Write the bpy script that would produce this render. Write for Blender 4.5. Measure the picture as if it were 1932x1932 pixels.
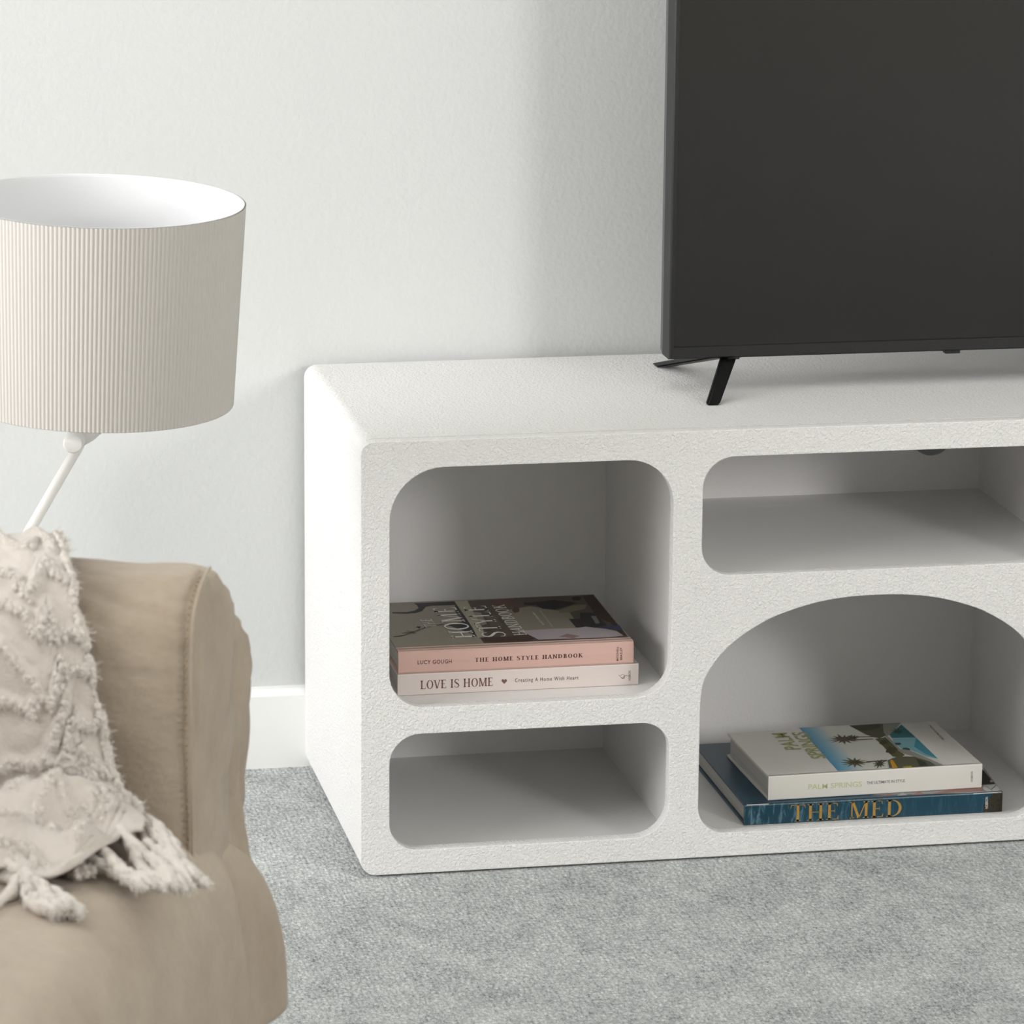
import bpy, bmesh, math, random
from mathutils import Vector, Matrix, noise

for o in list(bpy.data.objects): bpy.data.objects.remove(o)
S = bpy.context.scene
C = S.collection
PI = math.pi

# ------------------------------------------------------------------ camera
CAM = Vector((-0.640392, -3.974168, 1.363874))
RV = Vector((0.98091233, -0.19426913, 0.0083973))
UV = Vector((0.03771815, 0.23245754, 0.97187491))
FV = Vector((0.1907573, 0.95300734, -0.23534794))
FPX = 7745.876
cd = bpy.data.cameras.new('camera'); cam = bpy.data.objects.new('camera', cd); C.objects.link(cam)
cam.matrix_world = Matrix(((RV.x, UV.x, -FV.x, CAM.x), (RV.y, UV.y, -FV.y, CAM.y), (RV.z, UV.z, -FV.z, CAM.z), (0, 0, 0, 1)))
cd.sensor_width = 36; cd.lens = FPX / 1932 * 36
cd.clip_start = 0.05; cd.clip_end = 60
cd.dof.use_dof = True; cd.dof.focus_distance = 4.12; cd.dof.aperture_fstop = 17
S.camera = cam

# ------------------------------------------------------------------ light and exposure
w = bpy.data.worlds.new('world'); S.world = w; w.use_nodes = True
w.node_tree.nodes['Background'].inputs[0].default_value = (0.85, 0.92, 1.0, 1)
w.node_tree.nodes['Background'].inputs[1].default_value = 0.08
def area(name, loc, target, sx, sy, power, col, spread=180):
    l = bpy.data.lights.new(name, 'AREA'); l.shape = 'RECTANGLE'; l.size = sx; l.size_y = sy
    l.energy = power; l.color = col; l.spread = math.radians(spread)
    o = bpy.data.objects.new(name, l); C.objects.link(o); o.location = loc
    o.rotation_euler = (Vector(target) - Vector(loc)).to_track_quat('-Z', 'Y').to_euler()
    return o
# daylight entering through the window on the left and the window at the front right, each lying in its opening
area('window_left_offscreen', (-3.0, -1.25, 1.45), (0.0, -1.25, 1.45), 2.2, 1.8, 128, (1.0, 0.99, 1.0))
area('window_front_right_offscreen', (3.18, -5.6, 1.95), (3.18, 0.0, 1.95), 1.05, 1.0, 104, (1.0, 0.985, 0.985))
vs = S.view_settings
vs.view_transform = 'Standard'; vs.look = 'None'; vs.exposure = 0.03; vs.gamma = 1.0; vs.use_curve_mapping = False

# ------------------------------------------------------------------ helpers
def un(px, py, ax, val):
    """photo pixel -> point on the plane axis ax = val"""
    d = FV + RV * ((px - 966) / FPX) + UV * ((966 - py) / FPX)
    return CAM + d * ((val - CAM[ax]) / d[ax])
def crop(ox, oy, s):
    return lambda cx, cy: (ox + cx / s, oy + cy / s)
def s2l(c):
    c = c / 255
    return c / 12.92 if c <= 0.04045 else ((c + 0.055) / 1.055) ** 2.4
def rgb(r, g, b): return (s2l(r), s2l(g), s2l(b), 1)
def mat(name, col, rough=0.6, spec=0.5, metal=0):
    m = bpy.data.materials.new(name); m.use_nodes = True
    b = m.node_tree.nodes['Principled BSDF']
    b.inputs['Base Color'].default_value = col; b.inputs['Roughness'].default_value = rough
    b.inputs['Specular IOR Level'].default_value = spec; b.inputs['Metallic'].default_value = metal
    return m
def N(m, t, **kw):
    n = m.node_tree.nodes.new(t)
    for k, v in kw.items():
        if k in n.inputs: n.inputs[k].default_value = v
        else: setattr(n, k, v)
    return n
def L(m, a, b): m.node_tree.links.new(a, b)
def bsdf(m): return m.node_tree.nodes['Principled BSDF']
def coords(m, scale=(1, 1, 1)):
    t = N(m, 'ShaderNodeTexCoord'); p = N(m, 'ShaderNodeMapping'); p.inputs['Scale'].default_value = scale
    L(m, t.outputs['Object'], p.inputs['Vector']); return p.outputs['Vector']
def add_bump(m, height, dist, strength=1.0):
    b = N(m, 'ShaderNodeBump'); b.inputs['Distance'].default_value = dist; b.inputs['Strength'].default_value = strength
    L(m, height, b.inputs['Height']); L(m, b.outputs['Normal'], bsdf(m).inputs['Normal']); return b
def ramp(m, fac, stops):
    r = N(m, 'ShaderNodeValToRGB'); e = r.color_ramp.elements
    while len(e) < len(stops): e.new(0.5)
    for i, (p, c) in enumerate(stops): e[i].position = p; e[i].color = c
    L(m, fac, r.inputs['Fac']); return r.outputs['Color']
def noise_tex(m, vec, scale, detail=3, rough=0.5, dist=0):
    n = N(m, 'ShaderNodeTexNoise', Scale=scale, Detail=detail, Roughness=rough, Distortion=dist); L(m, vec, n.inputs['Vector']); return n.outputs['Fac']
def mixc(m, fac, a, b, typ='MIX'):
    x = N(m, 'ShaderNodeMixRGB', blend_type=typ)
    for i, v in zip((0, 1, 2), (fac, a, b)):
        if hasattr(v, 'links'): L(m, v, x.inputs[i])
        else: x.inputs[i].default_value = v
    return x.outputs[0]
def math_(m, op, a, b=0.0):
    x = N(m, 'ShaderNodeMath', operation=op)
    for i, v in zip((0, 1), (a, b)):
        if hasattr(v, 'links'): L(m, v, x.inputs[i])
        else: x.inputs[i].default_value = v
    return x.outputs[0]

def link(name, me, mats=None, parent=None, smooth=False):
    o = bpy.data.objects.new(name, me); C.objects.link(o)
    if mats is not None and not me.materials:
        for mm in (mats if isinstance(mats, (list, tuple)) else [mats]): me.materials.append(mm)
    if smooth:
        for f in me.polygons: f.use_smooth = True
    if parent: o.parent = parent
    return o
def mesh(name, vs_, fs, mats=None, parent=None, smooth=False):
    me = bpy.data.meshes.new(name); me.from_pydata([tuple(v) for v in vs_], [], fs); me.update()
    return link(name, me, mats, parent, smooth)
def bm_obj(name, bm, mats=None, parent=None, smooth=False):
    me = bpy.data.meshes.new(name); bm.to_mesh(me); bm.free()
    return link(name, me, mats, parent, smooth)
def box_bm(bm, x0, x1, y0, y1, z0, z1, bev=0.0, seg=2, mi=0):
    r = bmesh.ops.create_cube(bm, size=1)
    for v in r['verts']:
        v.co = Vector((x0 + (v.co.x + .5) * (x1 - x0), y0 + (v.co.y + .5) * (y1 - y0), z0 + (v.co.z + .5) * (z1 - z0)))
    fs = {f for v in r['verts'] for f in v.link_faces}
    for f in fs: f.material_index = mi
    if bev:
        es = list({e for v in r['verts'] for e in v.link_edges})
        bmesh.ops.bevel(bm, geom=es, offset=bev, segments=seg, affect='EDGES', profile=0.5)
def box(name, x0, x1, y0, y1, z0, z1, m, parent=None, bev=0.0, seg=2):
    bm = bmesh.new(); box_bm(bm, x0, x1, y0, y1, z0, z1, bev, seg); return bm_obj(name, bm, m, parent)
def tube_data(pts, rads, n=12, vs_=None, fs=None, cap=True):
    vs_ = [] if vs_ is None else vs_; fs = [] if fs is None else fs
    base = len(vs_); prev = None
    for i, p in enumerate(pts):
        p = Vector(p); a = Vector(pts[max(i - 1, 0)]); b = Vector(pts[min(i + 1, len(pts) - 1)])
        t = (b - a).normalized()
        if prev is None:
            prev = t.orthogonal().normalized()
        prev = (prev - t * prev.dot(t)).normalized(); q = t.cross(prev)
        r = rads[i] if isinstance(rads, (list, tuple)) else rads
        for k in range(n):
            a_ = 2 * PI * k / n; vs_.append(p + (prev * math.cos(a_) + q * math.sin(a_)) * r)
    m = len(pts)
    for i in range(m - 1):
        for k in range(n):
            k2 = (k + 1) % n
            fs.append((base + i * n + k, base + i * n + k2, base + (i + 1) * n + k2, base + (i + 1) * n + k))
    if cap:
        fs.append(tuple(base + k for k in range(n))[::-1]); fs.append(tuple(base + (m - 1) * n + k for k in range(n)))
    return vs_, fs
def tube(name, pts, rads, m, parent=None, n=12):
    v, f = tube_data(pts, rads, n); return mesh(name, v, f, m, parent, True)
def grid_faces(nu, nv, base=0):
    return [(base + i * nv + j, base + (i + 1) * nv + j, base + (i + 1) * nv + j + 1, base + i * nv + j + 1) for i in range(nu - 1) for j in range(nv - 1)]
def empty(name, loc, rz=0):
    o = bpy.data.objects.new(name, None); C.objects.link(o); o.location = loc; o.rotation_euler = (0, 0, rz); o.empty_display_size = .1
    return o
def tag(o, label, cat, group=None):
    o['label'] = label; o['category'] = cat
    if group: o['group'] = group
    return o
def struct(o): o['kind'] = 'structure'; return o
def lerp_tab(tab, t):
    """smooth interpolation in [(t, v...)]"""
    if t <= tab[0][0]: return tab[0][1:]
    for a, b in zip(tab, tab[1:]):
        if t <= b[0]:
            k = (t - a[0]) / (b[0] - a[0])
            return tuple(x + (y - x) * k for x, y in zip(a[1:], b[1:]))
    return tab[-1][1:]

# ------------------------------------------------------------------ materials
M = {}
M['wall'] = mat('wall_paint', rgb(211, 213, 211), .75, .25)
v = coords(M['wall']); add_bump(M['wall'], noise_tex(M['wall'], v, 170, 3, .55), .0009, .55)
M['trim'] = mat('trim_gloss_white', rgb(243, 244, 241), .35, .4)
M['plain'] = mat('ceiling_white', rgb(238, 238, 234), .8, .2)
M['room'] = mat('room_wall_white', rgb(222, 219, 213), .8, .2)

def carpet():
    m = mat('carpet_grey', rgb(170, 175, 174), .95, .1)
    big = noise_tex(m, coords(m), 9, 4, .6)
    mid = noise_tex(m, coords(m, (1, .6, 1)), 34, 3, .6)
    fib = noise_tex(m, coords(m, (1.25, .8, 1)), 210, 3, .7, .5)
    fine = noise_tex(m, coords(m), 520, 2, .7)
    vo = N(m, 'ShaderNodeTexVoronoi', Scale=215.0); L(m, coords(m, (1.0, .62, 1)), vo.inputs['Vector']); vo.inputs['Randomness'].default_value = .62
    a = math_(m, 'ADD', math_(m, 'MULTIPLY', fib, .55), math_(m, 'MULTIPLY', fine, .62))
    a = math_(m, 'ADD', a, math_(m, 'MULTIPLY', math_(m, 'SUBTRACT', big, .5), .22))
    a = math_(m, 'ADD', a, math_(m, 'MULTIPLY', math_(m, 'SUBTRACT', mid, .5), .22))
    a = math_(m, 'SUBTRACT', a, math_(m, 'MULTIPLY', vo.outputs['Distance'], .22))
    col = ramp(m, a, [(.24, rgb(86, 90, 91)), (.41, rgb(160, 164, 163)), (.54, rgb(190, 194, 192)), (.72, rgb(232, 234, 231))])
    L(m, col, bsdf(m).inputs['Base Color'])
    h = math_(m, 'ADD', math_(m, 'MULTIPLY', fib, .6), math_(m, 'ADD', math_(m, 'MULTIPLY', fine, .5), math_(m, 'MULTIPLY', vo.outputs['Distance'], -.7)))
    add_bump(m, h, .003, .8)
    bsdf(m).inputs['Sheen Weight'].default_value = .15
    return m
M['carpet'] = carpet()

def stucco(name, c, dist, scale=185, st=1.0):
    m = mat(name, c, .62, .3)
    v = coords(m)
    a = noise_tex(m, v, scale, 4, .55, .6)
    r = ramp(m, a, [(.25, (0, 0, 0, 1)), (.75, (1, 1, 1, 1))])
    b = noise_tex(m, v, scale * 2.6, 2, .5)
    add_bump(m, math_(m, 'ADD', r, math_(m, 'MULTIPLY', b, .4)), dist, st)
    return m
M['cab'] = stucco('cabinet_textured_white', rgb(242, 241, 239), .0017, 330, .8)
M['cab_in'] = stucco('cabinet_inside_white', rgb(242, 241, 239), .0004, 300, .4)
M['cab_in'].node_tree.nodes['Principled BSDF'].inputs['Roughness'].default_value = .5
M['hole'] = mat('cable_hole_grey', rgb(150, 155, 158), .6)

M['tv_body'] = mat('tv_plastic_black', rgb(20, 20, 20), .42, .35)
v = coords(M['tv_body']); add_bump(M['tv_body'], noise_tex(M['tv_body'], v, 900, 2), .0003, .5)
M['tv_edge'] = mat('tv_edge_satin', rgb(46, 48, 50), .3, .5)
M['tv_screen'] = mat('tv_screen_glass', (.0042, .0030, .0022, 1), .16, .68)
M['shade'] = mat('lampshade_ribbed_cream', rgb(200, 196, 190), .85, .15)
M['shade_in'] = mat('lampshade_lining_white', rgb(226, 227, 228), .7, .2)
M['lamp_metal'] = mat('lamp_metal_white', rgb(238, 236, 231), .35, .4)

def linen():
    m = mat('sofa_linen_beige', rgb(190, 176, 156), .9, .12)
    v = coords(m)
    w1 = N(m, 'ShaderNodeTexWave', Scale=420.0, Distortion=2.0); w1.bands_direction = 'DIAGONAL'; L(m, v, w1.inputs['Vector'])
    big = noise_tex(m, v, 9, 4, .6)
    f = noise_tex(m, v, 120, 3, .6)
    col = ramp(m, big, [(.3, rgb(178, 163, 145)), (.7, rgb(200, 186, 168))])
    col = mixc(m, math_(m, 'MULTIPLY', f, .30), col, rgb(140, 120, 96))
    L(m, col, bsdf(m).inputs['Base Color'])
    h = math_(m, 'ADD', math_(m, 'MULTIPLY', w1.outputs['Fac'], .25), math_(m, 'ADD', f, math_(m, 'MULTIPLY', noise_tex(m, coords(m, (.5, 1, 1)), 26, 3, .6), 4.0)))
    add_bump(m, h, .0020, .75)
    bsdf(m).inputs['Sheen Weight'].default_value = .25
    return m
M['linen'] = linen()
M['stitch'] = mat('stitch_tan', rgb(158, 136, 106), .9, .1)
M['throw'] = mat('throw_cotton_cream', rgb(204, 196, 188), .95, .1)
v = coords(M['throw']); add_bump(M['throw'], math_(M['throw'], 'ADD', noise_tex(M['throw'], v, 330, 3, .7), math_(M['throw'], 'MULTIPLY', noise_tex(M['throw'], v, 70, 3), 2.0)), .0016, .7)
bsdf(M['throw']).inputs['Sheen Weight'].default_value = .3
M['yarn'] = mat('throw_yarn_cream', rgb(214, 207, 199), 1.0, .0)
bsdf(M['yarn']).inputs['Sheen Weight'].default_value = .3

# ------------------------------------------------------------------ the room
WY = 0.4105           # back wall plane
struct(mesh('floor', [(-3, -5.6, 0), (3.9, -5.6, 0), (3.9, WY, 0), (-3, WY, 0)], [(0, 1, 2, 3)], M['carpet']))
struct(box('wall_back', -3.0, 3.9, WY, WY + .12, 0, 2.7, M['wall']))
struct(box('wall_right', 3.9, 4.02, -5.6, WY, 0, 2.7, M['room']))
def holed_wall(name, axis, c0, c1, a0, a1, holes, m):
    """wall slab between c0..c1 on the given axis, running a0..a1, with a window opening (h0,h1,z0,z1)"""
    h0, h1, z0, z1 = holes
    bm = bmesh.new()
    for (p0, p1, q0, q1) in ((a0, h0, 0, 2.7), (h1, a1, 0, 2.7), (h0, h1, 0, z0), (h0, h1, z1, 2.7)):
        if axis == 'x': box_bm(bm, c0, c1, p0, p1, q0, q1)
        else: box_bm(bm, p0, p1, c0, c1, q0, q1)
    return struct(bm_obj(name, bm, m))
holed_wall('wall_left', 'x', -3.12, -3.0, -5.6, WY, (-2.4, -.1, .5, 2.4), M['plain'])
holed_wall('wall_front', 'y', -5.72, -5.6, -3.0, 3.9, (2.6, 3.76, 1.4, 2.5), M['room'])
struct(box('ceiling', -3.0, 3.9, -5.6, WY, 2.7, 2.8, M['plain']))
def window(name, axis, c, h0, h1, z0, z1):
    root = struct(empty(name, (0, 0, 0)))
    def b(n, p0, p1, q0, q1):
        if axis == 'x': return box(n, c, c + .05, p0, p1, q0, q1, M['trim'], root)
        return box(n, p0, p1, c, c + .05, q0, q1, M['trim'], root)
    b('window_frame', h0, h0 + .05, z0, z1); b('window_frame', h1 - .05, h1, z0, z1)
    b('window_frame', h0, h1, z0, z0 + .05); b('window_frame', h0, h1, z1 - .05, z1)
    b('mullion', (h0 + h1) / 2 - .02, (h0 + h1) / 2 + .02, z0, z1)
struct(box('baseboard_front', -3.0, 3.9, -5.6, -5.585, 0, .09, M['trim']))
window('window_1', 'x', -3.09, -2.4, -.1, .5, 2.4)
window('window_2', 'y', -5.7, 2.6, 3.76, 1.4, 2.5)
# skirting board along the back wall, with a small stepped bead on top
bm = bmesh.new()
prof = [(0, 0), (-.015, 0), (-.015, .0835), (-.0125, .0865), (-.009, .0905), (-.003, .0915), (0, .0915)]
vs_ = []; fs = []
for x in (-3.0, 3.9):
    vs_ += [(x, WY + p[0], p[1]) for p in prof]
n = len(prof); fs = [(i, i + 1, n + i + 1, n + i) for i in range(n - 1)]
struct(mesh('baseboard_back', vs_, fs, M['trim']))

# ------------------------------------------------------------------ the media cabinet
H = .46; D = .3955; W = 1.542
cabinet = tag(empty('media_console', (0, 0, 0)), 'long white textured media console with rounded cut-out openings and an arch', 'cabinet')
def rrect(x0, x1, z0, z1, r, n=10):
    if not isinstance(r, (list, tuple)): r = [r] * 4
    pts = []
    for (cx, cz, a0, rr) in ((x0 + r[0], z0 + r[0], PI, r[0]), (x1 - r[1], z0 + r[1], 1.5 * PI, r[1]), (x1 - r[2], z1 - r[2], 0, r[2]), (x0 + r[3], z1 - r[3], .5 * PI, r[3])):
        for i in range(n + 1):
            a = a0 + .5 * PI * i / n; pts.append((cx + rr * math.cos(a), cz + rr * math.sin(a)))
    return pts
# carcass: rounded rectangular sleeve
out = rrect(.0004, W - .0004, .003, H - .0002, .014); inn = rrect(.014, W - .014, .016, H - .014, .004)
nn = len(out); vs_ = []
for y in (.0184, D):
    vs_ += [(x, y, z) for x, z in out] + [(x, y, z) for x, z in inn]
fs = []
for i in range(nn):
    j = (i + 1) % nn
    fs += [(i, j, 2 * nn + j, 2 * nn + i), (nn + j, nn + i, 3 * nn + i, 3 * nn + j), (j, i, nn + i, nn + j), (2 * nn + i, 2 * nn + j, 3 * nn + j, 3 * nn + i)]
me = bpy.data.meshes.new('carcass'); me.from_pydata(vs_, [], fs); me.update()
me.materials.append(M['cab']); me.materials.append(M['cab_in'])
for i, p in enumerate(me.polygons):
    p.material_index = 1 if i % 4 == 1 else 0
    p.use_smooth = True
o = link('carcass', me, None, cabinet)
o.data.set_sharp_from_angle(angle=math.radians(40))
box('back_panel', .012, W - .012, .360, D - .004, .012, H - .012, M['cab_in'], cabinet)
for x in (.3395, .7710, W - .3395):
    box('divider', x - .0055, x + .0055, .014, .361, .012, H - .012, M['cab_in'], cabinet)
for (x0, x1, z) in ((.013, .335, .168), (.344, .766, .2925), (.776, W - .344, .2925), (W - .335, W - .013, .168)):
    box('shelf', x0, x1, .014, .361, z - .008, z + .008, M['cab_in'], cabinet)
for x in (.06, .771, W - .06):
    for y in (.06, D - .05): box('glide', x - .02, x + .02, y - .02, y + .02, 0, .004, M['tv_body'], cabinet)
# front panel with openings (one board)
def arch_outline(x0, x1, z0, r):
    cx = (x0 + x1) / 2; a = (x1 - x0) / 2; top = .2786
    tab = [(0, 0), (.03, .0009), (.06, .0046), (.087, .0112), (.115, .0212), (.143, .0373), (.162, .0533), (.1745, .0690), (.1825, .0840), (a - .0008, .1000), (a, .118)]
    pts = rrect(x0, x1, z0, .1, [r, r, 0.0001, 0.0001])[:22]
    # smooth the table with Catmull-Rom
    def cr(p0, p1, p2, p3, t): return .5 * ((2 * p1) + (-p0 + p2) * t + (2 * p0 - 5 * p1 + 4 * p2 - p3) * t * t + (-p0 + 3 * p1 - 3 * p2 + p3) * t ** 3)
    q = [(-tab[1][0], tab[1][1])] + tab + [(a, .14)]
    half = []
    for i in range(1, len(q) - 2):
        for k in range(5):
            t = k / 5; half.append((cr(q[i - 1][0], q[i][0], q[i + 1][0], q[i + 2][0], t), cr(q[i - 1][1], q[i][1], q[i + 1][1], q[i + 2][1], t)))
    half.append(tab[-1])
    right = [(cx + dx, top - dz) for dx, dz in half[::-1]]
    left = [(cx - dx, top - dz) for dx, dz in half[1:]]
    return pts + right + left
mir = lambda pts: [(W - x, z) for x, z in pts][::-1]
op = [rrect(.0292, .3238, .1800, .4318, [.037, .036, .048, .056]), rrect(.0294, .3240, .0275, .1520, [.030, .036, .030, .032]),
      rrect(.3545, .7450, .3066, .4318, [.031, .031, .031, .033]), arch_outline(.3560, .7285, .0278, .030)]
cu = bpy.data.curves.new('front', 'CURVE'); cu.dimensions = '2D'; cu.fill_mode = 'BOTH'; cu.extrude = .0072; cu.bevel_depth = .0008; cu.bevel_resolution = 2; cu.offset = -.0008
for pts in [rrect(-.0004, W + .0004, .0022, H, [.016, .016, .013, .013])] + op + [mir(p) for p in op]:
    sp = cu.splines.new('POLY'); sp.points.add(len(pts) - 1); sp.use_cyclic_u = True
    for q, (x, z) in zip(sp.points, pts): q.co = (x, z, 0, 1)
tmp = bpy.data.objects.new('tmp', cu); C.objects.link(tmp)
me = bpy.data.meshes.new_from_object(tmp.evaluated_get(bpy.context.evaluated_depsgraph_get()))
bpy.data.objects.remove(tmp)
me.transform(Matrix.Translation((0, .008, 0)) @ Matrix.Rotation(PI / 2, 4, 'X'))
me.materials.clear()
fp = link('front_panel', me, M['cab'], cabinet)
# grey cable opening in the back panel
def disc(name, c, r, m, parent, n=32, th=.002):
    vs_ = [(c[0] + r * math.cos(2 * PI * k / n), c[1] - th * t, c[2] + r * math.sin(2 * PI * k / n)) for t in (0, 1) for k in range(n)]
    fs = [tuple(range(n, 2 * n))] + [(k, (k + 1) % n, n + (k + 1) % n, n + k) for k in range(n)]
    return mesh(name, vs_, fs, m, parent)
g = un(1758, 819, 1, .36)
gr = disc('cable_grommet', (g.x, .3605, g.z), .0245, M['hole'], cabinet, th=.0015)

# ------------------------------------------------------------------ the television
tv = tag(empty('television', (.85, .2, H)), 'large flat television with a thin black frame on splayed black feet', 'television')
def tvp(o): o.parent = tv; o.matrix_parent_inverse = Matrix.Translation(-tv.location); return o
TX0, TX1, TZ0, TZ1 = .3605, 1.3325, .4965, 1.062
TF = .1850
# frame: front ring, rim with a chamfer backwards
def ring(x0, x1, z0, z1): return [(x0, z0), (x1, z0), (x1, z1), (x0, z1)]
loops = [  # (inset from outer, y)
    (.0140, TF + .0020), (.0128, TF + .0004), (.0016, TF), (.0, TF + .0016), (.0, TF + .030), (.0025, TF + .050), (.006, TF + .0515)]
vs_ = []
for ins, y in loops:
    side = ins * .42 if ins > .01 else ins
    for k, (x, z) in enumerate(ring(TX0 + side, TX1 - side, TZ0 + ins, TZ1 - side)): vs_.append((x, y, z))
fs = []
for i in range(len(loops) - 1):
    for k in range(4):
        k2 = (k + 1) % 4; fs.append((i * 4 + k, i * 4 + k2, (i + 1) * 4 + k2, (i + 1) * 4 + k))
fs.append((24, 25, 26, 27))
me = bpy.data.meshes.new('frame'); me.from_pydata(vs_, [], fs); me.update()
me.materials.append(M['tv_body']); me.materials.append(M['tv_edge'])
for i, p in enumerate(me.polygons):
    if i // 4 == 4: p.material_index = 1
tvp(link('frame', me))
tvp(box('screen', TX0 + .0050, TX1 - .0050, TF + .0016, TF + .006, TZ0 + .0130, TZ1 - .0050, M['tv_screen']))
tvp(box('back_housing', TX0 + .16, TX1 - .16, TF + .05, TF + .085, TZ0 + .03, TZ0 + .36, M['tv_body'], None, .012))
q = un(1799, 655, 1, TF)
tvp(box('sensor', q.x - .0085, q.x + .0085, TF + .002, TF + .012, TZ0 - .0035, TZ0 + .001, M['tv_body'], None, .0008))
def tv_foot(sign, cx):
    """V-shaped foot: two flat tapered struts from one block under the frame"""
    def strut(tx, ty, fx, fy, wt, wf, hang):
        # swept hexahedron from the block under the frame to the pad on the console
        top = Vector((tx, ty, TZ0 + .002)); bot = Vector((fx, fy, H + .0005))
        ax = Vector((1, 0, 0))
        vs_ = []
        steps = 8
        for i in range(steps + 1):
            t = i / steps
            p = top.lerp(bot, t)
            if i == steps: p = bot.copy()
            wv = wt + (wf - wt) * t
            dpt = (.013 - .003 * t) if fy < ty else (.026 - .004 * t)
            dirv = Vector((0, 1 if fy > ty else -1, 0))
            for (a, b) in ((-.5, 0), (.5, 0), (.5, 1), (-.5, 1)):
                vs_.append(p + Vector((wv * a, 0, 0)) - dirv * dpt * b + (Vector((0, 0, .0)) ))
        fs = [(0, 1, 2, 3)[::-1], tuple(steps * 4 + k for k in range(4))]
        for i in range(steps):
            for k in range(4):
                k2 = (k + 1) % 4; fs.append((i * 4 + k, i * 4 + k2, (i + 1) * 4 + k2, (i + 1) * 4 + k))
        return vs_, fs
    bm = bmesh.new()
    for args in ((cx, TF + .015, cx - .040 * sign, .1160, .0165, .0145, 0), (cx - .004 * sign, TF + .025, cx - .045 * sign, .3420, .022, .020, 0)):
        v_, f_ = strut(*args)
        b2 = [bm.verts.new(q) for q in v_]
        for f in f_: bm.faces.new([b2[i] for i in f])
    box_bm(bm, cx - .008, cx + .008, TF + .004, TF + .036, TZ0 - .003, TZ0 + .004)
    bmesh.ops.recalc_face_normals(bm, faces=bm.faces)
    bmesh.ops.bevel(bm, geom=[e for e in bm.edges if len(e.link_faces) == 2 and e.calc_face_angle() > .6], offset=.0018, segments=2, affect='EDGES')
    return tvp(bm_obj('foot', bm, M['tv_body']))
tv_foot(1, .4330); tv_foot(-1, TX1 - (.4330 - TX0))

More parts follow.
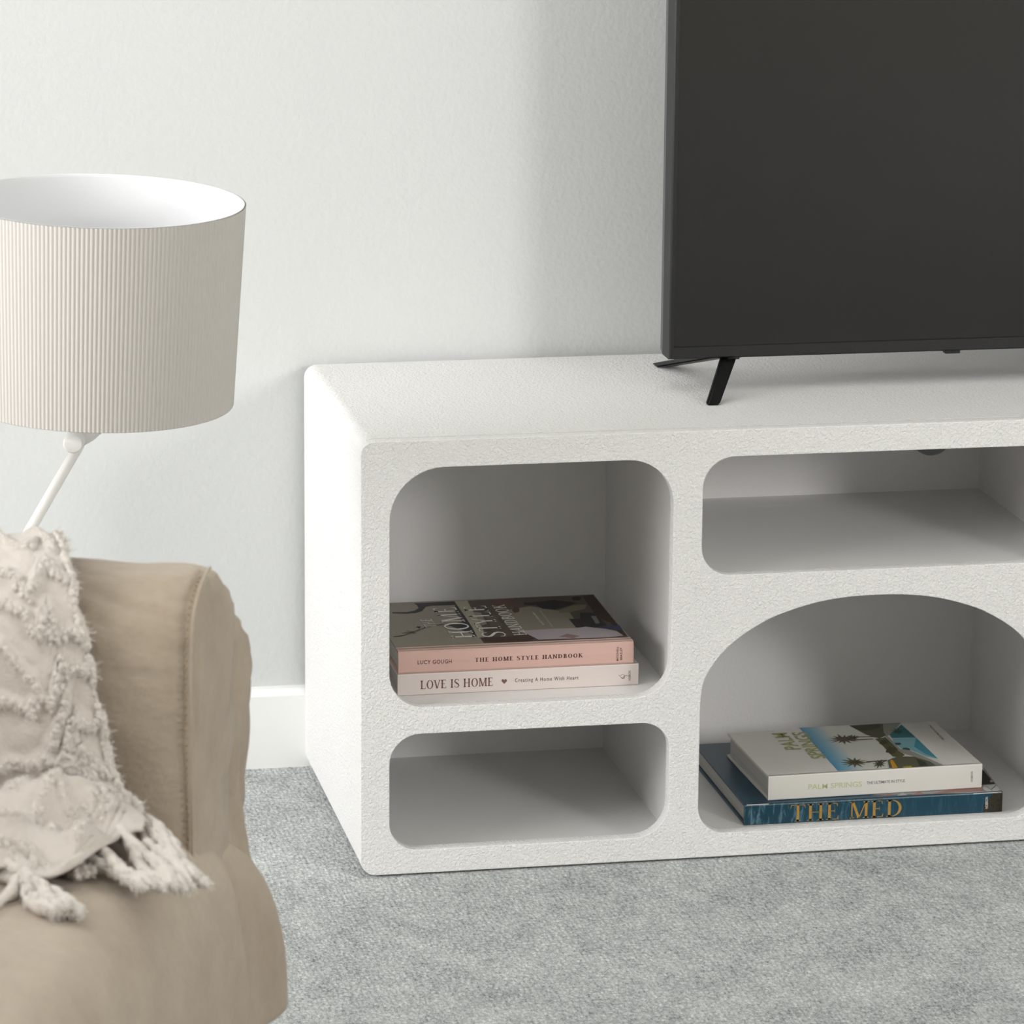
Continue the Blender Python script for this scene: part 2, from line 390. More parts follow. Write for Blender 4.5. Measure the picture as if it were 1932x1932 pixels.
# ------------------------------------------------------------------ lettering
def text_mesh(txt, bold=0.0, spacing=1.0):
    cu = bpy.data.curves.new('t', 'FONT'); cu.body = txt; cu.size = 1; cu.offset = bold; cu.space_character = spacing; cu.resolution_u = 3
    t = bpy.data.objects.new('t', cu); C.objects.link(t)
    me = bpy.data.meshes.new_from_object(t.evaluated_get(bpy.context.evaluated_depsgraph_get()))
    bpy.data.objects.remove(t)
    vs_ = [(v.co.x, v.co.y) for v in me.vertices]; fs = [tuple(p.vertices) for p in me.polygons]
    bpy.data.meshes.remove(me)
    return vs_, fs
class Serif:
    """small high-contrast roman capital alphabet drawn from stems, hairlines, bowls and serifs"""
    def __init__(s, wt=.13, th=.035, sf=.085, width=1.0): s.w = wt; s.t = th; s.sf = sf; s.k = width
    def quad(s, *p): b = len(s.V); s.V += [(x * s.k + s.x, y) for x, y in p]; s.F.append(tuple(range(b, b + len(p))))
    def stem(s, x, y0=0, y1=1, w=None, top=True, bot=True):
        w = w or s.w; h = w / 2; t = s.t
        s.quad((x - h, y0), (x + h, y0), (x + h, y1), (x - h, y1))
        for y, on, d in ((y0, bot, 1), (y1, top, -1)):
            if on:
                s.quad((x - h - s.sf, y), (x + h + s.sf, y), (x + h + s.sf, y + d * t), (x - h - s.sf, y + d * t))
                s.quad((x - h - s.sf * .5, y + d * t), (x + h + s.sf * .5, y + d * t), (x + h, y + d * t * 2.4), (x - h, y + d * t * 2.4))
    def bar(s, x0, x1, y, t=None): t = t or s.t; s.quad((x0, y - t / 2), (x1, y - t / 2), (x1, y + t / 2), (x0, y + t / 2))
    def diag(s, x0, y0, x1, y1, w): h = w / 2; s.quad((x0 - h, y0), (x0 + h, y0), (x1 + h, y1), (x1 - h, y1))
    def foot(s, x, y, d, w): s.quad((x - w, y), (x + w, y), (x + w, y + d * s.t), (x - w, y + d * s.t))
    def bowl(s, cx, cy, rx, ry, a0=0, a1=2 * PI, n=28):
        p = []
        for i in range(n + 1):
            a = a0 + (a1 - a0) * i / n
            p.append(((cx + rx * math.cos(a), cy + ry * math.sin(a)), (cx + (rx - s.w * 1.05) * math.cos(a), cy + (ry - s.t) * math.sin(a))))
        for a, b in zip(p, p[1:]): s.quad(a[0], b[0], b[1], a[1])
    def glyph(s, c):
        w, t = s.w, s.t
        if c == ' ': return .38
        if c == 'I': s.stem(.2); return .42
        if c == 'H': s.stem(.2); s.stem(.72); s.bar(.2, .72, .5); return .93
        if c == 'L': s.stem(.2); s.bar(.2, .66, t / 2); s.quad((.66, 0), (.66, .26), (.6, t)); return .72
        if c == 'E':
            s.stem(.2); s.bar(.2, .62, t / 2); s.bar(.2, .60, 1 - t / 2); s.bar(.2, .48, .52)
            s.quad((.66, .26), (.58, t), (.6, 0), (.64, 0)); s.quad((.62, .76), (.6, 1), (.56, 1), (.54, 1 - t)); s.quad((.48, .38), (.48, .66), (.45, .52)); return .74
        if c == 'T':
            s.stem(.4, top=False); s.bar(.04, .76, 1 - t / 2); s.quad((.04, 1), (.02, .74), (.09, 1 - t)); s.quad((.76, 1), (.78, .74), (.71, 1 - t)); return .8
        if c == 'O': s.bowl(.44, .5, .40, .52); return .88
        if c == 'D': s.stem(.2); s.bowl(.32, .5, .50, .5, -PI / 2, PI / 2); s.bar(.2, .34, t / 2); s.bar(.2, .34, 1 - t / 2); return .9
        if c == 'B':
            s.stem(.2); s.bowl(.34, .76, .28, .24, -PI / 2, PI / 2); s.bowl(.34, .27, .34, .27, -PI / 2, PI / 2)
            for y in (t / 2, .53, 1 - t / 2): s.bar(.2, .36, y)
            return .74
        if c == 'M':
            s.stem(.16, w=t * 1.5, top=False); s.stem(.88, w=w); s.diag(.52, 0, .2, 1, w); s.diag(.52, 0, .86, 1, t * 1.3); s.foot(.16, 1, -1, .12); return 1.06
        if c == 'N': s.stem(.17, w=t * 1.5); s.stem(.74, w=t * 1.5, bot=False); s.diag(.74, 0, .19, 1, w); return .9
        if c == 'A': s.diag(.1, 0, .41, 1, t * 1.3); s.diag(.68, 0, .4, 1, w); s.bar(.2, .62, .33); s.foot(.1, 0, 1, .11); s.foot(.69, 0, 1, .14); return .8
        if c == 'V': s.diag(.40, 0, .12, 1, w); s.diag(.42, 0, .70, 1, t * 1.3); s.foot(.11, 1, -1, .14); s.foot(.70, 1, -1, .11); return .8
        if c == 'Y': s.stem(.4, 0, .48, top=False); s.diag(.4, .46, .12, 1, w); s.diag(.43, .46, .70, 1, t * 1.3); s.foot(.11, 1, -1, .14); s.foot(.70, 1, -1, .11); return .8
        if c == 'K': s.stem(.2); s.diag(.26, .42, .66, 1, t * 1.3); s.diag(.72, 0, .40, .62, w); s.foot(.66, 1, -1, .12); s.foot(.73, 0, 1, .13); return .84
        if c == 'S':
            P = [(.57, .80), (.52, .93), (.36, .985), (.18, .93), (.11, .78), (.17, .64), (.34, .52), (.51, .40), (.58, .24), (.50, .07), (.32, .012), (.14, .07), (.08, .22)]
            Wd = [.02, .6 * t, t, .6 * w, .85 * w, w, 1.1 * w, w, .85 * w, .6 * w, t, .6 * t, .02]
            pts = []
            for i, p in enumerate(P):
                a = P[max(i - 1, 0)]; b = P[min(i + 1, len(P) - 1)]; dx, dy = b[0] - a[0], b[1] - a[1]; l = math.hypot(dx, dy)
                h = Wd[i] / 2; pts.append(((p[0] - dy / l * h, p[1] + dx / l * h), (p[0] + dy / l * h, p[1] - dx / l * h)))
            for a, b in zip(pts, pts[1:]): s.quad(a[0], b[0], b[1], a[1])
            s.quad((.56, .74), (.60, .74), (.58, 1), (.54, .9)); s.quad((.06, .26), (.10, .26), (.12, .08), (.08, 0)); return .68
        return .5
    def text(s, txt, gap=.04):
        s.V = []; s.F = []; s.x = 0
        for c in txt:
            a = s.glyph(c); s.x += (a + gap) * s.k
        return s.V, s.F
def put_text(name, data, plane, p0, p1, p2, m, parent, lift=.00015):
    """lay glyph data on a plane: photo pixels of baseline start, baseline end and cap top at the start"""
    V, F = data
    ax, val = plane
    a, b, c = (un(p[0], p[1], ax, val) for p in (p0, p1, p2))
    x0 = min(v[0] for v in V); x1 = max(v[0] for v in V); hgt = max(v[1] for v in V if v[1] <= 1.5)
    e = (b - a) / (x1 - x0); d = b - a; up = c - a; up = up - d.normalized() * up.dot(d.normalized()); up = up / hgt
    nrm = Vector((0, -1, 0)) if ax == 1 else Vector((0, 0, 1))
    return mesh(name, [a + e * (v[0] - x0) + up * v[1] + nrm * lift for v in V], F, m, parent)
def put_shapes(name, plane, shapes, parent, lift=.00005, step=.000012):
    """flat printed picture: polygons given as photo pixels on a plane"""
    ax, val = plane
    nrm = Vector((0, -1, 0)) if ax == 1 else Vector((0, 0, 1))
    me = bpy.data.meshes.new(name); vs_ = []; fs = []; mi = []; ml = []
    for k, (pts, m) in enumerate(shapes):
        b = len(vs_); vs_ += [un(p[0], p[1], ax, val) + nrm * (lift + step * k) for p in pts]
        fs.append(tuple(range(b, b + len(pts))))
        if m not in ml: ml.append(m)
        mi.append(ml.index(m))
    me.from_pydata([tuple(v) for v in vs_], [], fs); me.update()
    for m in ml: me.materials.append(m)
    for p, i in zip(me.polygons, mi): p.material_index = i
    return link(name, me, None, parent)
def tp(c, *pts): return [c(*p) for p in pts]
def oval(c, cx, cy, rx, ry, n=18, jag=0, seed=1):
    rnd = random.Random(seed)
    return [c(cx + rx * (1 - jag * rnd.random()) * math.cos(2 * PI * k / n), cy + ry * (1 - jag * rnd.random()) * math.sin(2 * PI * k / n)) for k in range(n)]
_ink = {}
def ink(r, g, b, rough=.55):
    k = (r, g, b)
    if k not in _ink: _ink[k] = mat('ink_%d_%d_%d' % k, rgb(r, g, b), rough, .35)
    return _ink[k]

def page_mat():
    m = mat('book_pages', rgb(206, 204, 198), .9, .1)
    t = N(m, 'ShaderNodeTexCoord'); sx = N(m, 'ShaderNodeSeparateXYZ'); L(m, t.outputs['Object'], sx.inputs[0])
    nz = N(m, 'ShaderNodeTexNoise', noise_dimensions='1D', Scale=1.0, Detail=2.0); L(m, math_(m, 'MULTIPLY', sx.outputs['Z'], 1900.0), nz.inputs['W'])
    L(m, ramp(m, nz.outputs['Fac'], [(.3, rgb(150, 150, 148)), (.65, rgb(222, 220, 214))]), bsdf(m).inputs['Base Color'])
    return m
M['pages'] = page_mat()
def book(name, label, x0, x1, y0, y1, z0, z1, cover_m, spine_m, board=.0022, over=.003, rot=0, back_m=None, hinge=False):
    root = tag(empty(name, (x0, y0, z0), rot), label, 'book')
    LX, LY, LZ = x1 - x0, y1 - y0, z1 - z0
    back_m = back_m or cover_m
    box('front_cover', 0, LX, .0012, LY, LZ - board, LZ, cover_m, root, .0006)
    box('back_cover', 0, LX, .0012, LY, 0, board, back_m, root, .0006)
    bm = bmesh.new()
    if hinge:  # slightly rounded case spine with a pressed joint along the cover
        prof = [(.0012, .0), (-.0004, .002), (-.001, LZ * .5), (-.0004, LZ - .0024), (.0014, LZ - .0002), (.005, LZ + .0006), (.0085, LZ + .0001), (.0115, LZ - .0002), (.0145, LZ + .0004), (.0145, LZ - .0015), (.004, LZ - .003), (.004, .0)]
    else:
        prof = [(.0014, .0), (.0002, .0006), (.0, .0014), (.0, LZ - .0014), (.0003, LZ - .0004), (.0014, LZ), (.0032, LZ), (.0032, .0)]
    a = [bm.verts.new((0, p[0], p[1])) for p in prof]; b = [bm.verts.new((LX, p[0], p[1])) for p in prof]
    for i in range(len(prof)):
        j = (i + 1) % len(prof); bm.faces.new((a[i], a[j], b[j], b[i]))
    bm.faces.new(a[::-1]); bm.faces.new(b)
    bmesh.ops.recalc_face_normals(bm, faces=bm.faces)
    bm_obj('spine', bm, spine_m, root)
    box('page_block', over, LX - over, .0028, LY - over, board - .0001, LZ - board + .0001, M['pages'], root)
    return root
def adopt(o, root):
    # print belongs to the board or spine that carries it
    part = 'spine' if o.data.vertices and (max(v.co.y for v in o.data.vertices) - min(v.co.y for v in o.data.vertices)) < .008 and (max(v.co.z for v in o.data.vertices) - min(v.co.z for v in o.data.vertices)) > .0012 else 'front_cover'
    o.parent = next(c for c in root.children if c.name.split('.')[0] == part); o.matrix_parent_inverse = (Matrix.Translation(root.location) @ Matrix.Rotation(root.rotation_euler.z, 4, 'Z')).inverted(); return o

c1 = crop(700, 1080, 3.45)
ZF = .176
# --- lower book of the pair in the tall compartment
m_love = mat('book_white_pink', rgb(222, 211, 206), .5, .4)
love = book('book', 'off-white book with dusty mauve spine title lying under the pink handbook', .0478, .3034, .0590, .262, ZF, .1995, m_love, m_love)
PL = (1, .0590)
mauve = ink(122, 84, 84)
adopt(put_text('spine_title', Serif(.16, .06, .07).text('LOVE IS HOME', .02), PL, c1(322, 760), c1(793, 738), c1(322, 704), mauve, None), love)
h = []
for k in range(28):
    a = 2 * PI * k / 28; hx = 16 * math.sin(a) ** 3; hy = 13 * math.cos(a) - 5 * math.cos(2 * a) - 2 * math.cos(3 * a) - math.cos(4 * a)
    h.append(c1(866 + hx * 1.12 + 1, 708 - hy * 1.12))
adopt(put_shapes('heart_mark', PL, [(h, mauve)], None, .00015), love)
adopt(put_text('spine_subtitle', text_mesh('Creating A Home With Heart', .006, 1.25), PL, c1(937, 714), c1(1350, 696), c1(937, 690), ink(78, 70, 68), None), love)
PUB = 'HOBRON'
adopt(put_text('publisher_name', text_mesh(PUB, .0), PL, c1(1690, 703), c1(1690, 640), c1(1675, 703), ink(80, 76, 74), None), love)
dk = ink(88, 84, 82)
def stroke_px(c, pts, w):
    out_a = []; out_b = []
    for i, p in enumerate(pts):
        a = pts[max(i - 1, 0)]; b = pts[min(i + 1, len(pts) - 1)]; dx, dy = b[0] - a[0], b[1] - a[1]; l = math.hypot(dx, dy) or 1
        out_a.append(c(p[0] - dy / l * w / 2, p[1] + dx / l * w / 2)); out_b.append(c(p[0] + dy / l * w / 2, p[1] - dx / l * w / 2))
    return out_a + out_b[::-1]
bird = [(stroke_px(c1, [(1672, 672), (1650, 672)], 2.4), dk), (stroke_px(c1, [(1650, 672), (1640, 664), (1628, 668), (1620, 676), (1612, 668)], 2.4), dk),
        (stroke_px(c1, [(1650, 672), (1648, 690), (1636, 690), (1624, 680)], 3.2), dk), (stroke_px(c1, [(1648, 676), (1640, 686), (1630, 688)], 3), dk)]
adopt(put_shapes('publisher_mark', PL, bird, None, .00015, .00001), love)

# --- the pink handbook on top
m_pink = mat('book_cloth_pink', rgb(214, 178, 167), .7, .25)
m_hcov = mat('book_cover_greige', rgb(152, 145, 130), .45, .4)
hsh = book('book', 'pink-spined hardback with a photographic cover on top of the off-white book', .0482, .2976, .0585, .254, .1998, .2240, m_hcov, m_pink, hinge=True, back_m=m_pink)
PS = (1, .0585 - .0009)
dkr = ink(72, 44, 42)
adopt(put_text('author_name', text_mesh('LUCY GOUGH', .012, 1.12), PS, c1(303, 598), c1(525, 590), c1(303, 573), dkr, None), hsh)
adopt(put_text('spine_title', Serif(.20, .085, .09).text('THE HOME STYLE HANDBOOK', .14), PS, c1(676, 583), c1(1378, 552), c1(676, 556), dkr, None), hsh)
adopt(put_text('publisher_name', text_mesh('MITCHELL', .02, 1.2), PS, c1(1610, 575), c1(1610, 483), c1(1598, 575), dkr, None), hsh)
adopt(put_text('publisher_name', text_mesh('BEAZLEY', .02, 1.2), PS, c1(1634, 568), c1(1634, 487), c1(1621, 568), dkr, None), hsh)
c4 = crop(740, 1110, 7.43); c5 = crop(960, 1110, 7.43)
PT = (2, .2240)
dark = ink(58, 58, 62); brown = ink(92, 80, 72); wallc = ink(142, 136, 122); black = ink(36, 34, 32)
pic = [
    (tp(c4, (1060, 172), (1932, 128)) + tp(c5, (1180, 90), (1680, 690)) + tp(c4, (1932, 745), (1290, 770), (1180, 650)), brown),
    (tp(c4, (1480, 330), (1932, 250)) + tp(c5, (600, 300), (850, 330), (1000, 560), (250, 600)) + tp(c4, (1880, 640), (1640, 560)), wallc),
    (tp(c4, (300, 212), (870, 182), (905, 235), (560, 245), (470, 260), (420, 320), (330, 348), (200, 358), (0, 352), (0, 335), (200, 335), (310, 315), (368, 280), (350, 240)), dark),
    (tp(c4, (870, 182), (905, 235), (1110, 520), (1190, 690), (1120, 640), (1000, 500), (890, 330)), dark),
    (tp(c4, (740, 500), (1000, 470), (1100, 560), (1120, 640), (900, 560)), dark),
    (tp(c4, (880, 182), (1050, 172), (1270, 560), (1300, 700), (1200, 690), (1120, 545)), ink(176, 170, 150)),
    (tp(c4, (1130, 330), (1240, 340), (1330, 500), (1260, 520)), ink(150, 140, 134)),
    (tp(c4, (1300, 380), (1450, 380), (1540, 520), (1380, 540)), ink(104, 92, 84)),
    (oval(c4, 1580, 205, 240, 55, 22, .5, 3), ink(104, 74, 66)), (oval(c4, 1735, 300, 60, 60, 14, .5, 4), ink(84, 60, 54)),
    (tp(c5, (200, 205), (360, 195), (620, 165), (760, 180), (960, 205), (830, 250), (640, 300), (480, 290), (380, 240), (230, 238)), black),
    (oval(c5, 950, 145, 70, 28), black),
    (tp(c5, (690, 310), (900, 240), (1090, 230), (1070, 290), (860, 335), (720, 350)), ink(128, 120, 100)),
    (tp(c5, (1030, 110), (1180, 90), (1650, 660), (1600, 670), (1420, 480), (1250, 420), (1130, 250)), ink(64, 48, 42)),
    (tp(c5, (840, 430), (1000, 430), (1000, 345), (1190, 345), (1380, 520), (1200, 555), (940, 550)), ink(46, 46, 46)),
    (tp(c5, (1150, 390), (1220, 390), (1280, 490), (1220, 500)), ink(128, 128, 124)),
    (tp(c5, (1220, 545), (1550, 520), (1600, 590), (1400, 570)), ink(62, 70, 104)),
    (tp(c4, (1240, 690), (1440, 690), (1932, 650)) + tp(c5, (400, 690), (300, 740)) + tp(c4, (1470, 762), (1290, 745)), ink(70, 52, 46)),
    (tp(c5, (120, 600), (600, 570), (950, 560), (1080, 540), (1350, 570), (1500, 600), (1610, 665), (1400, 690), (900, 706), (420, 722), (250, 640)), ink(178, 168, 172)),
    (tp(c5, (700, 680), (820, 640), (1000, 670), (900, 704)), ink(146, 122, 118)),
    (stroke_px(c4, [(20, 680), (150, 665), (270, 625), (360, 590), (470, 550), (560, 530), (720, 505)], 9), ink(74, 66, 58)),
    (stroke_px(c4, [(140, 630), (260, 622), (330, 632)], 7), ink(74, 66, 58)), (stroke_px(c4, [(205, 595), (240, 608), (300, 606)], 7), ink(74, 66, 58)),
    (stroke_px(c4, [(340, 545), (400, 540), (380, 560)], 7), ink(74, 66, 58)),
]
adopt(put_shapes('cover_photo', PT, pic, None), hsh)
wh = ink(244, 241, 234)
LF = .0004
sf = Serif(.13, .06, .08, .95)
adopt(put_text('cover_title', sf.text('THE', .06), PT, c4(635, 548), c4(545, 432), c4(482, 566), wh, None, LF), hsh)
adopt(put_text('cover_title', sf.text('HOME', .04), PT, c4(1180, 692), c4(886, 268), c4(838, 706), wh, None, LF), hsh)
adopt(put_text('cover_title', sf.text('STYLE', .04), PT, c4(1608, 676), c4(1305, 248), c4(1275, 690), wh, None, LF), hsh)
adopt(put_text('cover_title', sf.text('HANDBOOK', .04), PT, c4(1890, 655), c4(1568, 232), c4(1712, 668), wh, None, LF), hsh)
adopt(put_text('cover_author', text_mesh('LUCY GOUGH', 0), PT, c5(495, 512), c5(352, 340), c5(470, 516), wh, None, LF), hsh)
adopt(put_shapes('cover_line', PT, [(stroke_px(c5, [(610, 540), (519, 421), (428, 302)], 7), ink(190, 186, 176))], None, LF), hsh)

# --- the teal book and the white book under the arch
ZA = .016
def teal_mat():
    m = mat('book_teal_water', rgb(24, 72, 90), .32, .5)
    v = coords(m, (1, 1, .22))
    n1 = noise_tex(m, v, 210, 4, .6, .8)
    t = N(m, 'ShaderNodeTexCoord'); sx = N(m, 'ShaderNodeSeparateXYZ'); L(m, t.outputs['Object'], sx.inputs[0])
    # pale ripples fade along the spine
    fade = N(m, 'ShaderNodeMapRange'); L(m, sx.outputs['X'], fade.inputs['Value'])
    fade.inputs['From Min'].default_value = 0; fade.inputs['From Max'].default_value = .17; fade.inputs['To Min'].default_value = .75; fade.inputs['To Max'].default_value = .12
    k = N(m, 'ShaderNodeMath', operation='MULTIPLY'); L(m, fade.outputs['Result'], k.inputs[0])
    r = ramp(m, n1, [(.5, (0, 0, 0, 1)), (.68, (1, 1, 1, 1))]); L(m, r, k.inputs[1])
    c = mixc(m, k.outputs[0], rgb(20, 66, 84), rgb(110, 150, 166))
    # dark rocks at the tail of the spine
    rk = math_(m, 'ADD', math_(m, 'MULTIPLY', sx.outputs['X'], 24.0), math_(m, 'MULTIPLY', sx.outputs['Z'], -10.0))
    rk = math_(m, 'ADD', rk, math_(m, 'MULTIPLY', noise_tex(m, coords(m), 160, 4), .55))
    g = math_(m, 'GREATER_THAN', rk, 6.58)
    rc = ramp(m, noise_tex(m, coords(m), 420, 3, .7), [(.35, rgb(28, 28, 24)), (.75, rgb(78, 70, 50))])
    L(m, mixc(m, g, c, rc), bsdf(m).inputs['Base Color'])
    return m
m_teal = teal_mat()
m_tcov = mat('book_cover_teal', rgb(22, 68, 90), .38, .5)
med = book('book', 'large deep teal book with gold spine lettering lying at the bottom of its stack', .4206, .7062, .0553, .282, ZA, .0388, m_tcov, m_teal, board=.0026)
c2 = crop(1300, 1330, 3.057)
PM = (1, .0553)
gold = mat('book_gold_foil', rgb(190, 150, 72), .42, .5, .35)
adopt(put_text('spine_title', Serif(.135, .04, .085).text('THE MED', .03), PM, c2(583, 673), c2(1224, 640), c2(578, 578), gold, None), med)
adopt(put_text('publisher_name', text_mesh(PUB, .012), PM, c2(1724, 597), c2(1724, 530), c2(1708, 597), ink(220, 218, 210), None), med)
for q in (((332, 575), (460, 569), (460, 573), (332, 580)), ((1640, 511), (1802, 500), (1802, 503), (1640, 515))):  # pale strips along the top edge of the teal spine
    adopt(put_shapes('pale_edge', PM, [(tp(c2, *q), ink(226, 224, 218))], None), med)
PMT = (2, .0388)
pk = ink(150, 112, 104)
medpic = [(tp(c2, (1050, 520), (1700, 380), (1700, 360), (1800, 495), (1640, 508)), ink(150, 150, 150)),
          (tp(c2, (1680, 360), (1700, 380), (1765, 455), (1700, 460), (1600, 480)), ink(44, 44, 38)),
          (tp(c2, (1700, 463), (1765, 458), (1800, 495), (1720, 500), (1690, 480)), ink(190, 190, 188)),
          (tp(c2, (1080, 530), (1180, 520), (1160, 512)), pk), (tp(c2, (1200, 524), (1260, 520), (1230, 505)), ink(170, 170, 172)), (tp(c2, (1280, 522), (1360, 517), (1330, 500)), pk),
          (tp(c2, (1390, 515), (1700, 495), (1690, 470), (1500, 490)), pk), (oval(c2, 1745, 440, 10, 8), ink(180, 160, 150)), (stroke_px(c2, [(1740, 490), (1770, 465)], 4), ink(70, 70, 70)), (stroke_px(c2, [(1715, 470), (1750, 495)], 3), ink(110, 110, 110))]
adopt(put_shapes('cover_photo', PMT, medpic, None), med)

m_pw = mat('book_white', rgb(226, 223, 216), .5, .4)
ZP = .0390
palm = book('book', 'white book with green title and a poolside palm photo lying on the teal book', .4488, .6876, .0655, .2290, ZP, .0662, m_pw, m_pw, board=.0028, rot=math.radians(1.4))
PP = (1, .0680)
def adopt_rot(o, root): return adopt(o, root)
grn = ink(196, 206, 158)
# spine print follows the slight turn of the book: lay it on the plane and turn it about the spine corner
def spine_rot(o):
    R_ = Matrix.Translation((.4488, .0655, 0)) @ Matrix.Rotation(math.radians(1.4), 4, 'Z') @ Matrix.Translation((-.4488, -.0680, 0))
    o.data.transform(R_); return adopt(o, palm)
spine_rot(put_text('spine_title', text_mesh('PALM SPRINGS', .006, .98), PP, c2(685, 486), c2(997, 470), c2(685, 456), grn, None))
spine_rot(put_text('spine_subtitle', text_mesh('THE ULTIMATE IN STYLE.', .004, 1.0), PP, c2(1025, 458), c2(1250, 446), c2(1025, 442), ink(96, 94, 90), None))
spine_rot(put_text('publisher_name', text_mesh(PUB, .0), PP, c2(1642, 448), c2(1642, 388), c2(1630, 448), ink(80, 78, 76), None))
PPT = (2, .0662)
c6 = crop(1380, 1350, 7.43); c7 = crop(1560, 1350, 6.44)
def sky_mat():
    m = mat('cover_sky_print', rgb(120, 170, 196), .5, .4)
    t = N(m, 'ShaderNodeTexCoord'); sx = N(m, 'ShaderNodeSeparateXYZ'); L(m, t.outputs['Object'], sx.inputs[0])
    mr = N(m, 'ShaderNodeMapRange'); L(m, sx.outputs['X'], mr.inputs['Value']); e0 = un(*crop(1380, 1350, 7.43)(1230, 490), 2, .0662).x; mr.inputs['From Min'].default_value = e0; mr.inputs['From Max'].default_value = e0 + .030
    L(m, ramp(m, mr.outputs['Result'], [(0, rgb(78, 150, 190)), (.45, rgb(140, 184, 204)), (1, rgb(214, 214, 206))]), bsdf(m).inputs['Base Color'])
    return m
sky = sky_mat()
gd = ink(66, 66, 44); gm = ink(92, 90, 54); pb = ink(84, 74, 58)
def frond(c, cx, cy, rx, ry, m, n=11, seed=0):
    rnd = random.Random(seed); out = []
    pts = []
    for k in range(n * 2):
        a = 2 * PI * k / (n * 2); r = (1.0 if k % 2 == 0 else .42) * (.85 + .3 * rnd.random()); pts.append(c(cx + rx * r * math.cos(a), cy + ry * r * math.sin(a)))
    return (pts, m)
pic = [(tp(c6, (948, 172)) + tp(c7, (908, 86), (1418, 604)) + tp(c6, (1492, 778)), sky),
       (tp(c7, (268, 122), (680, 98), (900, 88), (760, 235), (700, 250), (640, 278), (560, 262), (460, 225)), ink(86, 84, 66)),
       (tp(c7, (270, 122), (640, 100), (650, 150), (520, 180), (420, 190)), gd),
       (tp(c7, (680, 98), (900, 88), (790, 230), (720, 250), (690, 200)), ink(140, 142, 130)),
       (tp(c7, (760, 235), (905, 110), (1085, 268), (790, 275)), ink(46, 108, 116)), (frond(c7, 860, 195, 90, 45, ink(34, 70, 66), 9, 3)),
       (tp(c7, (790, 280), (1085, 270), (1350, 525), (1210, 500), (1010, 420), (900, 400), (820, 330)), ink(128, 178, 188)),
       (tp(c7, (1085, 270), (1350, 525), (1200, 470), (1060, 380)), ink(72, 146, 164)),
       (oval(c7, 960, 412, 65, 22, 14, .3, 2), ink(56, 82, 70)), (oval(c7, 860, 345, 50, 18, 12, .4, 8), ink(60, 84, 74)),
       (tp(c7, (705, 245), (740, 250), (890, 405), (1010, 425), (1210, 510), (1418, 604), (1300, 610), (1060, 500), (900, 455), (820, 400)), ink(150, 150, 142)),
       (tp(c7, (700, 255), (870, 420), (850, 430), (690, 290)), ink(70, 76, 58)),
       (tp(c7, (585, 285), (690, 270), (860, 425), (950, 480), (900, 510), (800, 500), (740, 440), (700, 390), (640, 330)), gm),
       (oval(c7, 790, 420, 90, 60, 20, .5, 5), gd), (oval(c7, 690, 330, 70, 40, 18, .5, 6), gd),
       (tp(c7, (860, 500), (1060, 500), (1250, 560), (1330, 610), (1000, 632), (760, 640), (740, 545), (800, 520)), ink(92, 92, 72)),
       (tp(c7, (1080, 520), (1200, 570), (1230, 612), (1130, 615)), ink(56, 60, 48)),
       (tp(c7, (765, 545), (800, 540), (865, 640), (800, 645)), ink(206, 150, 40)), (tp(c7, (920, 625), (1030, 615), (1030, 634), (930, 638)), ink(200, 170, 60)),
       (stroke_px(c7, [(730, 545), (755, 648)], 8), ink(200, 200, 180)),
       (stroke_px(c7, [(340, 262), (570, 260)], 9), pb), (stroke_px(c7, [(300, 303), (560, 288)], 9), pb), (stroke_px(c7, [(480, 566), (735, 548)], 14), pb),
       (frond(c7, 200, 290, 190, 62, ink(92, 80, 66), 13, 1)), (frond(c7, 310, 272, 90, 40, ink(78, 68, 54), 11, 9)), (frond(c7, 340, 572, 180, 62, ink(98, 94, 62), 12, 2)), (frond(c7, 350, 572, 100, 36, gd, 9, 12)), (frond(c7, 640, 590, 90, 55, ink(72, 74, 52), 10, 4))]
adopt(put_shapes('cover_photo', PPT, pic, None), palm)
grn2 = ink(166, 172, 112)
adopt(put_text('cover_title', text_mesh('PALM', .012, 1.0), PPT, c6(980, 474), c6(768, 244), c6(768, 484), grn2, None, LF), palm)
adopt(put_text('cover_title', text_mesh('SPRINGS', .012, .98), PPT, c6(1335, 600), c6(1040, 234), c6(1132, 612), grn2, None, LF), palm)
adopt(put_text('cover_line', text_mesh('THE ULTIMATE IN STYLE', .01), PPT, c7(1432, 300), c7(1262, 122), c7(1408, 302), ink(90, 88, 84), None, LF), palm)

# ------------------------------------------------------------------ the lamp behind the sofa
LY = -.2
lt = un(190, 378, 1, LY)
lamp = tag(empty('floor_lamp', (-.598, LY, 0)), 'white floor lamp with a ribbed cream drum shade and slanted pole', 'lamp')
def lampp(o): o.parent = lamp; o.matrix_parent_inverse = Matrix.Translation(-lamp.location); return o
R1, R2, SH = .1345, .1275, .1905
NR = 204; seg = NR * 8
rows = [(0, 0), (0.02, 0), (.5, 0), (.98, 0), (1, 0)]
vs_ = []
for t, _ in rows:
    for k in range(seg):
        a = 2 * PI * k / seg; r = R1 + (R2 - R1) * t + .0009 * (abs(math.cos(NR * a / 2)) - .5)
        vs_.append((r * math.cos(a), r * math.sin(a), -SH * t))
fs = [(i * seg + k, (i + 1) * seg + k, (i + 1) * seg + (k + 1) % seg, i * seg + (k + 1) % seg) for i in range(4) for k in range(seg)]
TM = Matrix.Translation(lt) @ Matrix.Rotation(math.radians(1.6), 4, 'Y') @ Matrix.Rotation(math.radians(1.8), 4, 'X')
sh = mesh('shade', vs_, fs, M['shade'], None); sh.data.transform(TM); lampp(sh)
for f in sh.data.polygons: f.use_smooth = True
n = 128
